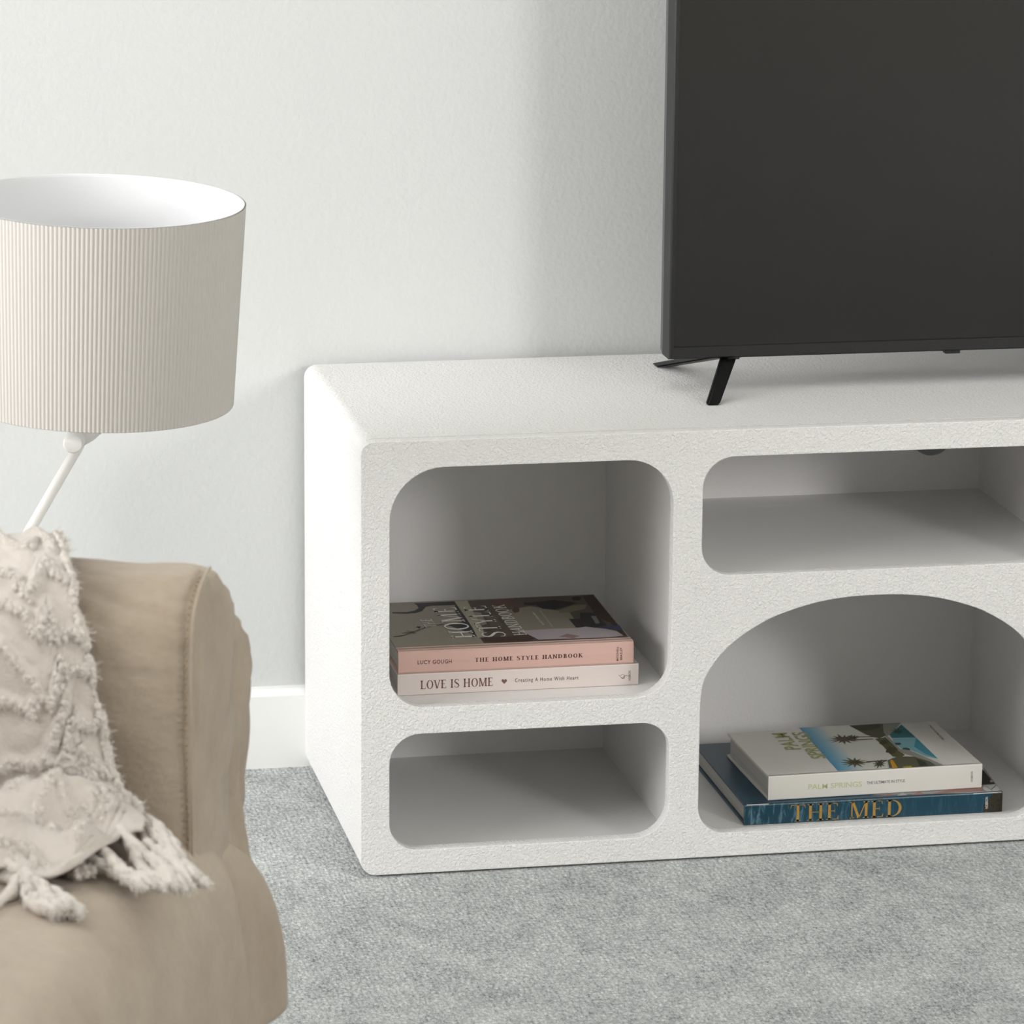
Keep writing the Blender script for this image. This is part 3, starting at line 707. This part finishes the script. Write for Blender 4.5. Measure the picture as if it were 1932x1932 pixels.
def lathe(name, prof, m, n=128, T=None):
    vs_ = [(r * math.cos(2 * PI * k / n), r * math.sin(2 * PI * k / n), z) for r, z in prof for k in range(n)]
    fs = [(i * n + k, (i + 1) * n + k, (i + 1) * n + (k + 1) % n, i * n + (k + 1) % n) for i in range(len(prof) - 1) for k in range(n)]
    o = mesh(name, vs_, fs, m, None, True)
    if T: o.data.transform(T)
    return o
li = lampp(lathe('shade_lining', [(R2 - .0035, -SH + .0005), (R2 - .0035, -SH + .004), (R1 - .0035, -.003), (R1 - .0032, -.0004), (R1 - .0022, .0004), (R1 - .0008, .0002)], M['shade_in'], 160, TM))
lampp(lathe('shade_rim', [(R2 + .0003, -SH - .0002), (R2 - .0035, -SH - .0002), (R2 - .0036, -SH + .001)], M['shade'], 160, TM))
jp = un(133, 828, 1, LY); p2 = un(35, 1005, 1, LY); jq = un(160, 835, 1, LY)
d = (p2 - jp).normalized()
endz = .02; foot_p = jp + d * ((jp.z - endz) / -d.z)
lamp.location = (foot_p.x, LY, 0)
for o in lamp.children: o.matrix_parent_inverse = Matrix.Translation(-lamp.location)
lampp(tube('pole', [un(150, 838, 1, LY), foot_p], .0052, M['lamp_metal'], None, 16))
# pivot joint: short knob facing the room and a clevis reaching up into the shade
k0 = Vector((jp.x, LY - .022, jp.z)); k1 = Vector((jp.x + .008, LY + .012, jp.z))
lampp(tube('pivot_knob', [k0 + Vector((0, .0, 0)), k0 + Vector((0, .001, 0)), k1], [.0078, .0092, .0092], M['lamp_metal'], None, 28))
ctr = lt + (TM.to_3x3() @ Vector((0, 0, -SH)))
lampp(tube('pivot_arm', [jp + Vector((.004, 0, -.002)), jp + Vector((.018, .004, .004)), jp + Vector((.029, .006, .010)), Vector((ctr.x, LY, ctr.z + .004))], [.0085, .0080, .0070, .0055], M['lamp_metal'], None, 20))
lampp(tube('socket', [ctr + Vector((0, 0, .0)), ctr + Vector((0, 0, .05))], .016, M['lamp_metal'], None, 20))
vs_, fs = [], []
for k in range(3):
    a = k * 2 * PI / 3 + .4
    tube_data([ctr + Vector((0, 0, .012)), TM @ Vector(((R2 - .004) * math.cos(a), (R2 - .004) * math.sin(a), -SH + .012))], .0014, 8, vs_, fs)
lampp(mesh('shade_spider', vs_, fs, M['lamp_metal'], None, True))
lampp(lathe('base', [(0, .024), (.012, .024), (.02, .019), (.12, .016), (.13, .012), (.132, 0), (0, 0)], M['lamp_metal'], 64, Matrix.Translation((foot_p.x, LY, 0))))

# ------------------------------------------------------------------ the slipcovered sofa
SO = un(360, 1300, 1, -1.1)
TH = math.radians(-20)
sofa = tag(empty('sofa', (SO.x, SO.y, 0), TH), 'beige linen slipcovered sofa with rounded arm and plump seat cushion', 'sofa')
RM = Matrix.Translation((SO.x, SO.y, 0)) @ Matrix.Rotation(TH, 4, 'Z')
RI = RM.inverted()
def nz(x, y, z, s): return noise.noise(Vector((x * s, y * s, z * s)))
AW = .216
aprof = [(.0, .06), (.0, .30), (.0, .46), (.0005, .525), (.003, .560), (.012, .584), (.035, .599), (.068, .605), (.100, .597), (.138, .573), (.170, .551), (.194, .527), (.209, .500), (.215, .46), (.216, .36), (.215, .24), (.215, .06)]
def resample(p, n):
    # Catmull-Rom through the profile, equal parameter steps by length
    q = [p[0]] + p + [p[-1]]; out_ = []
    for i in range(1, len(q) - 2):
        for k in range(12):
            t = k / 12
            out_.append(tuple(.5 * ((2 * q[i][c]) + (-q[i - 1][c] + q[i + 1][c]) * t + (2 * q[i - 1][c] - 5 * q[i][c] + 4 * q[i + 1][c] - q[i + 2][c]) * t * t + (-q[i - 1][c] + 3 * q[i][c] - 3 * q[i + 1][c] + q[i + 2][c]) * t ** 3) for c in (0, 1)))
    out_.append(p[-1])
    ln = [0]
    for a, b in zip(out_, out_[1:]): ln.append(ln[-1] + math.hypot(b[0] - a[0], b[1] - a[1]))
    res = []
    j = 0
    for i in range(n):
        s_ = ln[-1] * i / (n - 1)
        while j < len(ln) - 2 and ln[j + 1] < s_: j += 1
        k = (s_ - ln[j]) / max(ln[j + 1] - ln[j], 1e-9); res.append((out_[j][0] + (out_[j + 1][0] - out_[j][0]) * k, out_[j][1] + (out_[j + 1][1] - out_[j][1]) * k))
    return res
ap = resample(aprof, 420)
NX = 150
def recess(x, y):
    a = max(0, min(1, (y - .138) / .010)); b = max(0, min(1, (x + .14) / .14))
    return x - .055 * a * a * (3 - 2 * a) * b * b
def arm_mesh(y_mirror=None):
    vs_ = []
    xs = [-.92 + .92 * (1 - (1 - i / (NX - 1)) ** 2.2) for i in range(NX)]
    cy, cz = .065, .34
    for x in xs:
        for j, (y, z) in enumerate(ap):
            a = ap[max(j - 1, 0)]; b = ap[min(j + 1, len(ap) - 1)]; ty, tz = b[0] - a[0], b[1] - a[1]; l = math.hypot(ty, tz); ny, nzv = -tz / l, ty / l
            e = max(0, 1 - (-x) / .022); shrink = -.010 * (1 - math.sqrt(max(0, 1 - e * e)))
            topw = max(0, min(1, (z - .48) / .10))
            dsp = .005 * nz(x * .55, y * 2, z * 1.2, 9) + .0022 * nz(x * .5 + 7, y * 3 + x * .6, z * 2 + .5 * x, 26) * (0.4 + topw)
            # long soft pulls fanning from the front seam along the crown
            fan = math.exp(-((x + .15) / .14) ** 2) * max(0, min(1, -x / .012)) * max(0, min(1, (.12 - y) / .05))
            ph_ = 400 * (y * .8 - z * .8) + 26 * x + 9 * nz(x * .7, y, z, 9)
            dsp += topw * fan * .0017 * math.sin(ph_) * max(0, .35 + 1.3 * nz(x * .6, y * 2, z * 2, 21))
            dsp += .007 * nz(x + 3, 0, 0, 7) * topw
            dsp += shrink
            vs_.append((recess(x, y), y + ny * dsp, z + nzv * dsp))
    fs = grid_faces(NX, len(ap))
    # front cap: rings moving in from the end profile
    base = (NX - 1) * len(ap); last = base; npf = len(ap)
    endv = [(0.0, q[1], q[2]) for q in vs_[base:base + npf]]
    for k, (sc, dx) in enumerate(((.97, .0015), (.92, .0025), (.8, .0035), (.55, .004), (.3, .004))):
        st = len(vs_)
        for j, (x, y, z) in enumerate(endv):
            yy = cy + (y - cy) * sc; zz = cz + (z - cz) * (1 - (1 - sc) * .55)
            vs_.append((recess(x + dx + .0015 * nz(yy, zz, 2, 14), yy), yy, zz))
        for j in range(npf - 1): fs.append((last + j, st + j, st + j + 1, last + j + 1))
        last = st
    half = npf // 2
    for j in range(half): fs.append((last + j, last + npf - 1 - j, last + npf - 2 - j, last + j + 1)) if j + 1 < npf - 2 - j else None
    return vs_, fs
v_, f_ = arm_mesh()
mesh('arm', v_, f_, M['linen'], sofa, True)
v2 = [(x, -1.55 - y, z) for x, y, z in v_]
mesh('arm', v2, [f[::-1] for f in f_], M['linen'], sofa, True)
# seam cord round the front of the arm and the row of stitches beside it
sp_pts = [(.0005, y - (.0006 if y < .1 else -.0006), z + .0008) for (y, z) in ap if z > .30 and y < .066]
tube('seam_cord', sp_pts, .0013, M['linen'], sofa, 8)
vs_, fs = [], []
acc = 0; prev = None; stl = .0048
for (y, z) in [q for q in ap if q[0] < .05 and q[1] > .36]:
    if prev is not None:
        acc += math.hypot(y - prev[0], z - prev[1])
        if acc > stl:
            acc = 0
            tube_data([(-.0035, y - .0012, z - .0009), (-.0035, y - .0012, z + .0009)], .0009, 6, vs_, fs)
    prev = (y, z)
st = mesh('stitching', vs_, fs, M['stitch'], sofa, True); st['kind'] = 'stuff'
# loose fold of the cover running down the outer front edge of the arm
def prof_top(y):
    tab = [(.10, .597), (.138, .573), (.170, .551), (.194, .527), (.209, .500), (.216, .462), (.222, .44)]
    return lerp_tab(tab, y)[0]
vs_ = []; nu, nv = 150, 60
plan = resample([(-.060, .1465), (-.050, .153), (-.028, .164), (-.012, .180), (-.0065, .200), (-.008, .220), (-.018, .2345), (-.05, .241), (-.14, .243), (-.30, .240)], nv)
for i in range(nu):
    for j in range(nv):
        s_ = i / (nu - 1); px_, py_ = plan[j]
        top_ = lerp_tab([(.10, .597), (.138, .573), (.160, .562), (.190, .549), (.212, .532), (.228, .510), (.241, .474)], py_)[0] if px_ > -.06 else .474 + .09 * min(1, (-.06 - px_) / .1)
        z = .08 + (top_ - .08) * s_
        k = min(1, (1 - s_) * 14)
        w1 = .007 * nz(z, 0, 3, 9) + .0035 * nz(z, 1, 3, 24); w2 = .004 * nz(z, 6, 3, 8)
        q = max(0, min(1, (py_ - .15) / .05)) if px_ > -.06 else 1
        vs_.append((px_ + (w1 * q * .8 + .004 * math.sin(31 * py_ * 6 + 9 * nz(z, 0, 1, 6)) * q) * k - (.02 * max(0, (s_ - .97) / .03) if j < 20 else 0), py_ + w2 * k, z))
mesh('cover_fold', vs_, grid_faces(nu, nv), M['linen'], sofa, True)
# seat cushion: plump pillow running under the arm end
X0, X1, Y0, Y1 = -.70, .028, -1.35, .232
def seat_top(u, v_):
    a = max(0, 1 - abs(u) ** 20) ** .42; b = max(0, 1 - abs(v_) ** 6) ** .60
    return a * b
nu, nv = 110, 200
vs_ = []
def seat_pt(i, j, up):
    u = -1 + 2 * i / (nu - 1); v_ = -1 + 2 * j / (nv - 1)
    u = math.sin(u * PI / 2) ; v_ = math.sin(v_ * PI / 2)
    x = (X0 + X1) / 2 + u * (X1 - X0) / 2; y = (Y0 + Y1) / 2 + v_ * (Y1 - Y0) / 2
    # round the plan corners
    k = max(0, abs(u) - .80) / .20; m_ = max(0, abs(v_) - .86) / .14
    if k > 0 and m_ > 0:
        y -= (1 if v_ > 0 else -1) * .035 * (k * m_) ** 1.2; x -= (1 if u > 0 else -1) * .018 * (k * m_) ** 1.2
    h_ = seat_top(u, v_)
    if up:
        z = .238 + .197 * h_
        z += .0035 * nz(x, y, 0, 7) * h_ + .0012 * nz(x, y, 4, 30) * h_
    else: z = .238 - .022 * h_ ** .5
    # the cover gathers in a crease near the corner and bags out beside it
    fr = max(0, min(1, (u - .55) / .45)); fr *= fr
    x += fr * (.014 * math.exp(-((y - .165) / .045) ** 2) - .013 * math.exp(-((y - .072 - .012 * nz(z, 0, 0, 20)) / .010) ** 2) + .004 * math.sin(70 * y + 14 * z) * math.exp(-((y - .12) / .10) ** 2))
    return (x, y, z)
for up in (1, 0):
    for i in range(nu):
        for j in range(nv): vs_.append(seat_pt(i, j, up))
fs = [f[::-1] for f in grid_faces(nu, nv)]
fs = grid_faces(nu, nv) + [f[::-1] for f in grid_faces(nu, nv, nu * nv)]
me = bpy.data.meshes.new('seat_cushion'); me.from_pydata(vs_, [], fs)
bm = bmesh.new(); bm.from_mesh(me); bmesh.ops.remove_doubles(bm, verts=bm.verts, dist=.0006); bm.to_mesh(me); bm.free()
link('seat_cushion', me, M['linen'], sofa, True)
# body below the cushion and the back
bm = bmesh.new(); box_bm(bm, -.90, .002, -1.36, .216, .03, .24, .015, 4); bm_obj('base', bm, M['linen'], sofa, True)
bm = bmesh.new(); box_bm(bm, -.95, -.66, -1.30, -.01, .2, .80, .07, 6); bm_obj('backrest', bm, M['linen'], sofa, True)
for x in (-.85, -.06):
    for y in (-1.28, .16): box('leg', x - .025, x + .025, y - .025, y + .025, 0, .05, ink(120, 96, 70), sofa, .004)

# ------------------------------------------------------------------ the fringed throw over the arm
rnd = random.Random(5)
throw = tag(empty('throw_blanket', (SO.x, SO.y, 0), TH), 'cream cotton throw with frayed tufted lines and tassels draped over the sofa arm', 'blanket')
def ray_s(px, py):
    return RI @ CAM, RI.to_3x3() @ (FV + RV * ((px - 966) / FPX) + UV * ((966 - py) / FPX))
def hit(px, py, ax, val):
    o_, d_ = ray_s(px, py); return o_ + d_ * ((val - o_[ax]) / d_[ax])
# drape in the sofa frame (y, z): outer side -> crown -> inner face -> seat
path = [(.232, .30), (.231, .40), (.226, .480), (.205, .530), (.170, .564), (.130, .590), (.095, .609), (.066, .616), (.032, .611), (.008, .595), (-.006, .565), (-.011, .52), (-.016, .48), (-.026, .452), (-.048, .441), (-.09, .440), (-.15, .440), (-.21, .440), (-.28, .438)]
pp = resample(path, 240)
plen = [0]
for a, b in zip(pp, pp[1:]): plen.append(plen[-1] + math.hypot(b[0] - a[0], b[1] - a[1]))
PLT = plen[-1]
def path_at(sl):
    s_ = max(0, min(.9999, sl / PLT)) * (len(pp) - 1); i = int(s_); k = s_ - i
    y = pp[i][0] + (pp[i + 1][0] - pp[i][0]) * k; z = pp[i][1] + (pp[i + 1][1] - pp[i][1]) * k
    a = pp[max(i - 2, 0)]; b = pp[min(i + 3, len(pp) - 1)]; ty, tz = b[0] - a[0], b[1] - a[1]; l = math.hypot(ty, tz)
    return y, z, tz / l, -ty / l
def s_of(y, z):
    return plen[min(range(len(pp)), key=lambda i: (pp[i][0] - y) ** 2 + (pp[i][1] - z) ** 2)]
ZS = .443
# right border as seen in the photo, solved on the surface it lies on
def on_path(px, py):
    o_, d_ = ray_s(px, py); best = None
    for i in range(40, len(pp)):
        t = (pp[i][0] - o_.y) / d_.y; q = o_ + d_ * t; e = abs(q.z - pp[i][1])
        if best is None or e < best[0] - 1e-6: best = (e, plen[i], q.x)
    return best[1], best[2]
raw = [on_path(*q) for q in ((98, 1030), (112, 1060), (134, 1110), (150, 1180), (162, 1220), (176, 1270), (188, 1330), (198, 1400), (207, 1450), (232, 1500), (256, 1540), (272, 1572), (262, 1610), (225, 1650), (150, 1700))]
raw.sort()
et2 = [(0, raw[0][1] - .006)]
for a in raw:
    if a[0] > et2[-1][0] + .003: et2.append(a)
def border(sl): return lerp_tab(et2, sl)[0]
LW = .30
# the far end: length of cloth on the seat for each x
endp = [hit(px, py, 2, ZS) for px, py in ((-260, 1600), (-120, 1630), (-40, 1652), (20, 1648), (60, 1660), (110, 1664), (150, 1652), (190, 1612), (220, 1588), (250, 1580), (275, 1575), (330, 1560))]
etb = sorted((e.x, s_of(e.y, .440)) for e in endp)
def s_end(x): return lerp_tab(etb, x)[0]
S0 = s_of(.205, .530)
def first_end(t):
    sl = S0 + .2
    while sl < PLT - .002 and sl < s_end(border(sl) - t * LW): sl += .001
    return sl
ends = [first_end(k / 60) for k in range(61)]
ETAB = [(k / 60, sum(ends[max(0, k - 1):k + 2]) / len(ends[max(0, k - 1):k + 2])) for k in range(61)]
def throw_pt(s, t, off=0.0):
    """s: 0..1 along the drape, t: 0 right border .. 1 left border"""
    sl = S0 + s * (lerp_tab(ETAB, t)[0] - S0); x = border(sl) - t * LW
    y, z, ny, nv_ = path_at(sl)
    q = max(0, min(1, (sl - s_of(-.012, .50)) / .10))      # 0 on the arm, 1 on the seat
    arm = 1 - q
    f = .0045 * math.sin(x * 48 + 2 * nz(x, sl, 0, 5)) * arm + .006 * nz(x, sl * .8, 1, 12)
    # plump folds where the cloth piles up on the seat
    f += q * (.013 * math.sin(sl * 62 + 9 * x + 2.4 * nz(x, sl, 2, 8)) + .009 * math.sin(x * 58 + sl * 20 + 2 * nz(x, sl, 6, 10)) + .012)
    f *= min(1, .25 + t * 9)
    f *= min(1, .2 + (1 - s) * 9)
    dd = max(-.0025, f + .0035) + .0022 + .0023 * min(1, t * 12) + off
    return Vector((x, y + ny * dd, z + nv_ * dd)), Vector((0, ny, nv_))
# frayed ridge lines in (s, t)
def line(pts, n=80):
    out_ = []
    for a, b in zip(pts, pts[1:]):
        m_ = max(2, int(n * math.hypot((b[0] - a[0]) * .45, (b[1] - a[1]) * LW) / .25))
        out_ += [(a[0] + (b[0] - a[0]) * k / m_, a[1] + (b[1] - a[1]) * k / m_) for k in range(m_)]
    return out_ + [pts[-1]]
def st_of(px, py):
    """(s, t) of a photo pixel, by search on the draped surface"""
    best = None
    for i, j, p in SAMP:
        if best is None or (p[0] - px) ** 2 + (p[1] - py) ** 2 < best[0]: best = ((p[0] - px) ** 2 + (p[1] - py) ** 2, i, j)
    return best[1], best[2]
def to_px(p):
    d_ = RM @ p - CAM; z = d_.dot(FV); return 966 + FPX * d_.dot(RV) / z, 966 - FPX * d_.dot(UV) / z
SAMP = [(i / 90, j / 50, to_px(throw_pt(i / 90, j / 50)[0])) for i in range(10, 91) for j in range(51)]
PXR = [  # frayed lines traced on the photo
    [(-40, 1070), (30, 1092), (75, 1092), (112, 1090), (134, 1096)],
    [(0, 1135), (45, 1160), (80, 1185), (110, 1195), (160, 1185)],
    [(185, 1262), (165, 1262), (130, 1270), (100, 1290), (85, 1312)],
    [(-40, 1195), (0, 1215), (30, 1240), (60, 1275), (85, 1312)],
    [(-40, 1330), (20, 1325), (55, 1330), (80, 1318)],
    [(200, 1365), (175, 1372), (150, 1385), (120, 1395), (95, 1425), (60, 1450), (10, 1445), (-40, 1455)],
    [(122, 1320), (112, 1370), (100, 1400)],
    [(206, 1455), (180, 1440), (150, 1430), (120, 1432)],
    [(150, 1440), (172, 1465), (182, 1500), (165, 1540), (150, 1580)],
    [(92, 1470), (80, 1510), (68, 1548), (100, 1570), (120, 1600)],
    [(235, 1515), (215, 1528), (190, 1540), (160, 1548)],
    [(-30, 1540), (30, 1545), (68, 1550)], [(-30, 1595), (20, 1598), (60, 1610), (80, 1640)],
    [(60, 1010), (90, 1025), (100, 1040)], [(-40, 1025), (20, 1035), (60, 1030)],
    [(122, 1500), (130, 1530), (155, 1550), (165, 1575)],
    [(0, 1620), (40, 1632), (80, 1640), (110, 1645)], [(-30, 1500), (20, 1490), (60, 1500), (92, 1475)],
]
RID = [line([st_of(*q) for q in r]) for r in PXR]
cells = {}
for r in RID:
    for (s, t) in r: cells.setdefault((int(s * 30), int(t * 30)), []).append((s, t))
def ridge_d(s, t):
    best = 9; ci, cj = int(s * 30), int(t * 30)
    for a in (-2, -1, 0, 1, 2):
        for b in (-2, -1, 0, 1, 2):
            for (s2, t2) in cells.get((ci + a, cj + b), ()):
                d_ = ((s - s2) * .5) ** 2 + ((t - t2) * LW) ** 2
                if d_ < best: best = d_
    return best
nu, nv = 220, 150
vs_ = []
for i in range(nu):
    for j in range(nv):
        s = i / (nu - 1); t = (j / (nv - 1)) ** 1.15
        d2 = ridge_d(s, t)
        h_ = .0065 * math.exp(-d2 / .0048 ** 2) - .0030 * math.exp(-d2 / .011 ** 2)
        p, nr = throw_pt(s, t, h_)
        p += nr * (.0009 * nz(p.x, p.y, p.z, 95)) + Vector((.003 * nz(s, 0, 7, 60), 0, 0)) * (1 if j == 0 else 0)
        vs_.append(p)
cl = mesh('cloth', vs_, grid_faces(nu, nv), M['throw'], throw, True)
sm = cl.modifiers.new('thickness', 'SOLIDIFY'); sm.thickness = .0025; sm.offset = -1
# frayed yarn: soft short tufts along each line and along the right border
vs_, fs = [], []
def rv(): return Vector((rnd.gauss(0, 1), rnd.gauss(0, 1), rnd.gauss(0, 1)))
def strand(p, d, ln, wd, curl):
    side = d.cross(rv()).normalized(); b = len(vs_); n_ = 3
    for i in range(n_ + 1):
        t = i / n_; c = p + d * ln * t + curl * ln * t * t; w_ = wd * (1 - .4 * t)
        vs_.append(c - side * w_); vs_.append(c + side * w_)
    for i in range(n_): fs.append((b + 2 * i, b + 2 * i + 1, b + 2 * i + 3, b + 2 * i + 2))
def tuft(p, nr, dn, size, n_):
    """a little woolly lump: crinkled ball wrapped in short fibres"""
    b = len(vs_); a_, c_ = 10, 7; ph = rnd.uniform(0, 9)
    for i in range(a_):
        for j in range(c_):
            th = 2 * PI * i / a_; q = PI * j / (c_ - 1)
            v_ = Vector((math.sin(q) * math.cos(th), math.sin(q) * math.sin(th), math.cos(q)))
            vs_.append(p + v_ * size * (.60 + .38 * nz(v_.x + ph, v_.y, v_.z, 1.6) + .16 * nz(v_.x, v_.y + ph, v_.z, 4.0)))
    for i in range(a_):
        for j in range(c_ - 1):
            i2 = (i + 1) % a_; fs.append((b + i * c_ + j, b + i2 * c_ + j, b + i2 * c_ + j + 1, b + i * c_ + j + 1))
    for _ in range(n_):
        d_ = (nr * .5 + dn * .3 + rv() * .7).normalized()
        strand(p + d_ * size * .45, d_, size * rnd.uniform(.30, .70), size * rnd.uniform(.035, .065), dn * .4 + rv() * .35)
for r in RID:
    for k in range(0, len(r)):
        s, t = r[k]
        if t > .98 or s > .985: continue
        dn = Vector((.1, -.5, -.6)) if s < .66 else Vector((.1, -.6, -.2))
        for _ in range(4):
            p, nr = throw_pt(min(.99, s + rnd.gauss(0, .0028)), max(0, t + rnd.gauss(0, .0040)), .0046)
            tuft(p + dn * .0015 - nr * .001, nr, dn, rnd.uniform(.0022, .0052), 10)
for i in range(420):
    s = .18 + .80 * i / 420
    p, nr = throw_pt(s, 0, .001)
    near = ridge_d(s, 0) ** .5
    big_ = math.exp(-(near / .018) ** 2)
    if rnd.random() < .25 + big_: tuft(p + Vector((.0025 * big_ + .0005, 0, 0)), nr, Vector((.9, 0, -.3)), .0018 + .0062 * big_ * rnd.random(), 10)
fz = mesh('frayed_yarn', vs_, fs, M['yarn'], throw, True); fz['kind'] = 'stuff'
# tassels along the end, lying on the seat
def tassel(pts_px, wpx, n_cords, seed, r0=.0042, lift=.004):
    r_ = random.Random(seed)
    ctrl = [hit(px, py, 2, .436) for px, py in pts_px]
    wd = wpx / 2700
    V2, F2 = [], []
    def cpos(u):
        k = u * (len(ctrl) - 1); i = min(int(k), len(ctrl) - 2); k -= i
        P = [ctrl[max(i - 1, 0)], ctrl[i], ctrl[i + 1], ctrl[min(i + 2, len(ctrl) - 1)]]
        return .5 * (2 * P[1] + (P[2] - P[0]) * k + (2 * P[0] - 5 * P[1] + 4 * P[2] - P[3]) * k * k + (3 * P[1] - P[0] - 3 * P[2] + P[3]) * k ** 3)
    for c in range(n_cords):
        off = (c / (max(1, n_cords - 1)) - .5) if n_cords > 1 else 0; ph = r_.uniform(0, 6); ln = r_.uniform(.88, 1.0); pts = []; rad = []
        for i in range(34):
            u = i / 33 * ln
            p = cpos(u); q = cpos(min(u + .03, 1)); w_ = cpos(max(u - .03, 0)); tdir = (q - w_).normalized(); sd = tdir.cross(Vector((0, 0, 1)))
            lat = off * wd * (.45 + .75 * u) + .0030 * math.sin(9 * u + ph)
            zz = lift + .002 * math.sin(11 * u + ph * 2) + (.007 * (1 - abs(off) * 1.6)) * (1 - .7 * u)
            pts.append(p + sd * lat + Vector((0, 0, zz)))
            fl = 1 + .55 * max(0, (u - .55) / .45)
            rad.append((r0 + .0007 * math.sin(46 * u + ph) + .0004 * r_.uniform(-1, 1)) * fl * (1 if u < .96 * ln else .55))
        tube_data(pts, rad, 9, V2, F2)
        for i in range(420):
            k = r_.random() ** .7 * 33; a = int(min(k, 32)); p = pts[a].lerp(pts[a + 1], k - a); rr = rad[a]
            d_ = Vector((r_.gauss(0, 1), r_.gauss(0, 1), r_.gauss(.3, .8))).normalized()
            d2 = (d_ * .6 + (pts[a + 1] - pts[a]).normalized() * .8).normalized(); b = len(V2); side = d2.orthogonal().normalized(); l_ = r_.uniform(.002, .0048); p = p + d_ * rr * .8
            for t in (0, .5, 1):
                cc = p + d2 * l_ * t - Vector((0, 0, .3 * l_ * t * t)); w_ = .0005 * (1 - .5 * t); V2.append(cc - side * w_); V2.append(cc + side * w_)
            F2.append((b, b + 1, b + 3, b + 2)); F2.append((b + 2, b + 3, b + 5, b + 4))
    return mesh('tassel', V2, F2, M['yarn'], throw, True)
tassel([(246, 1532), (270, 1564), (300, 1600), (335, 1640), (372, 1682)], 34, 4, 1)
tassel([(190, 1560), (225, 1585), (262, 1625), (300, 1655), (340, 1690)], 26, 3, 2)
tassel([(140, 1590), (170, 1625), (205, 1645), (250, 1665), (305, 1700)], 26, 3, 3)
tassel([(100, 1645), (130, 1640), (150, 1650), (166, 1658)], 18, 2, 4, .0030)
tassel([(20, 1660), (45, 1672), (68, 1692), (95, 1715), (122, 1738)], 44, 5, 5)
tassel([(-60, 1738), (-10, 1715), (22, 1690), (36, 1660), (15, 1645), (-30, 1640)], 8, 2, 6, .0036)
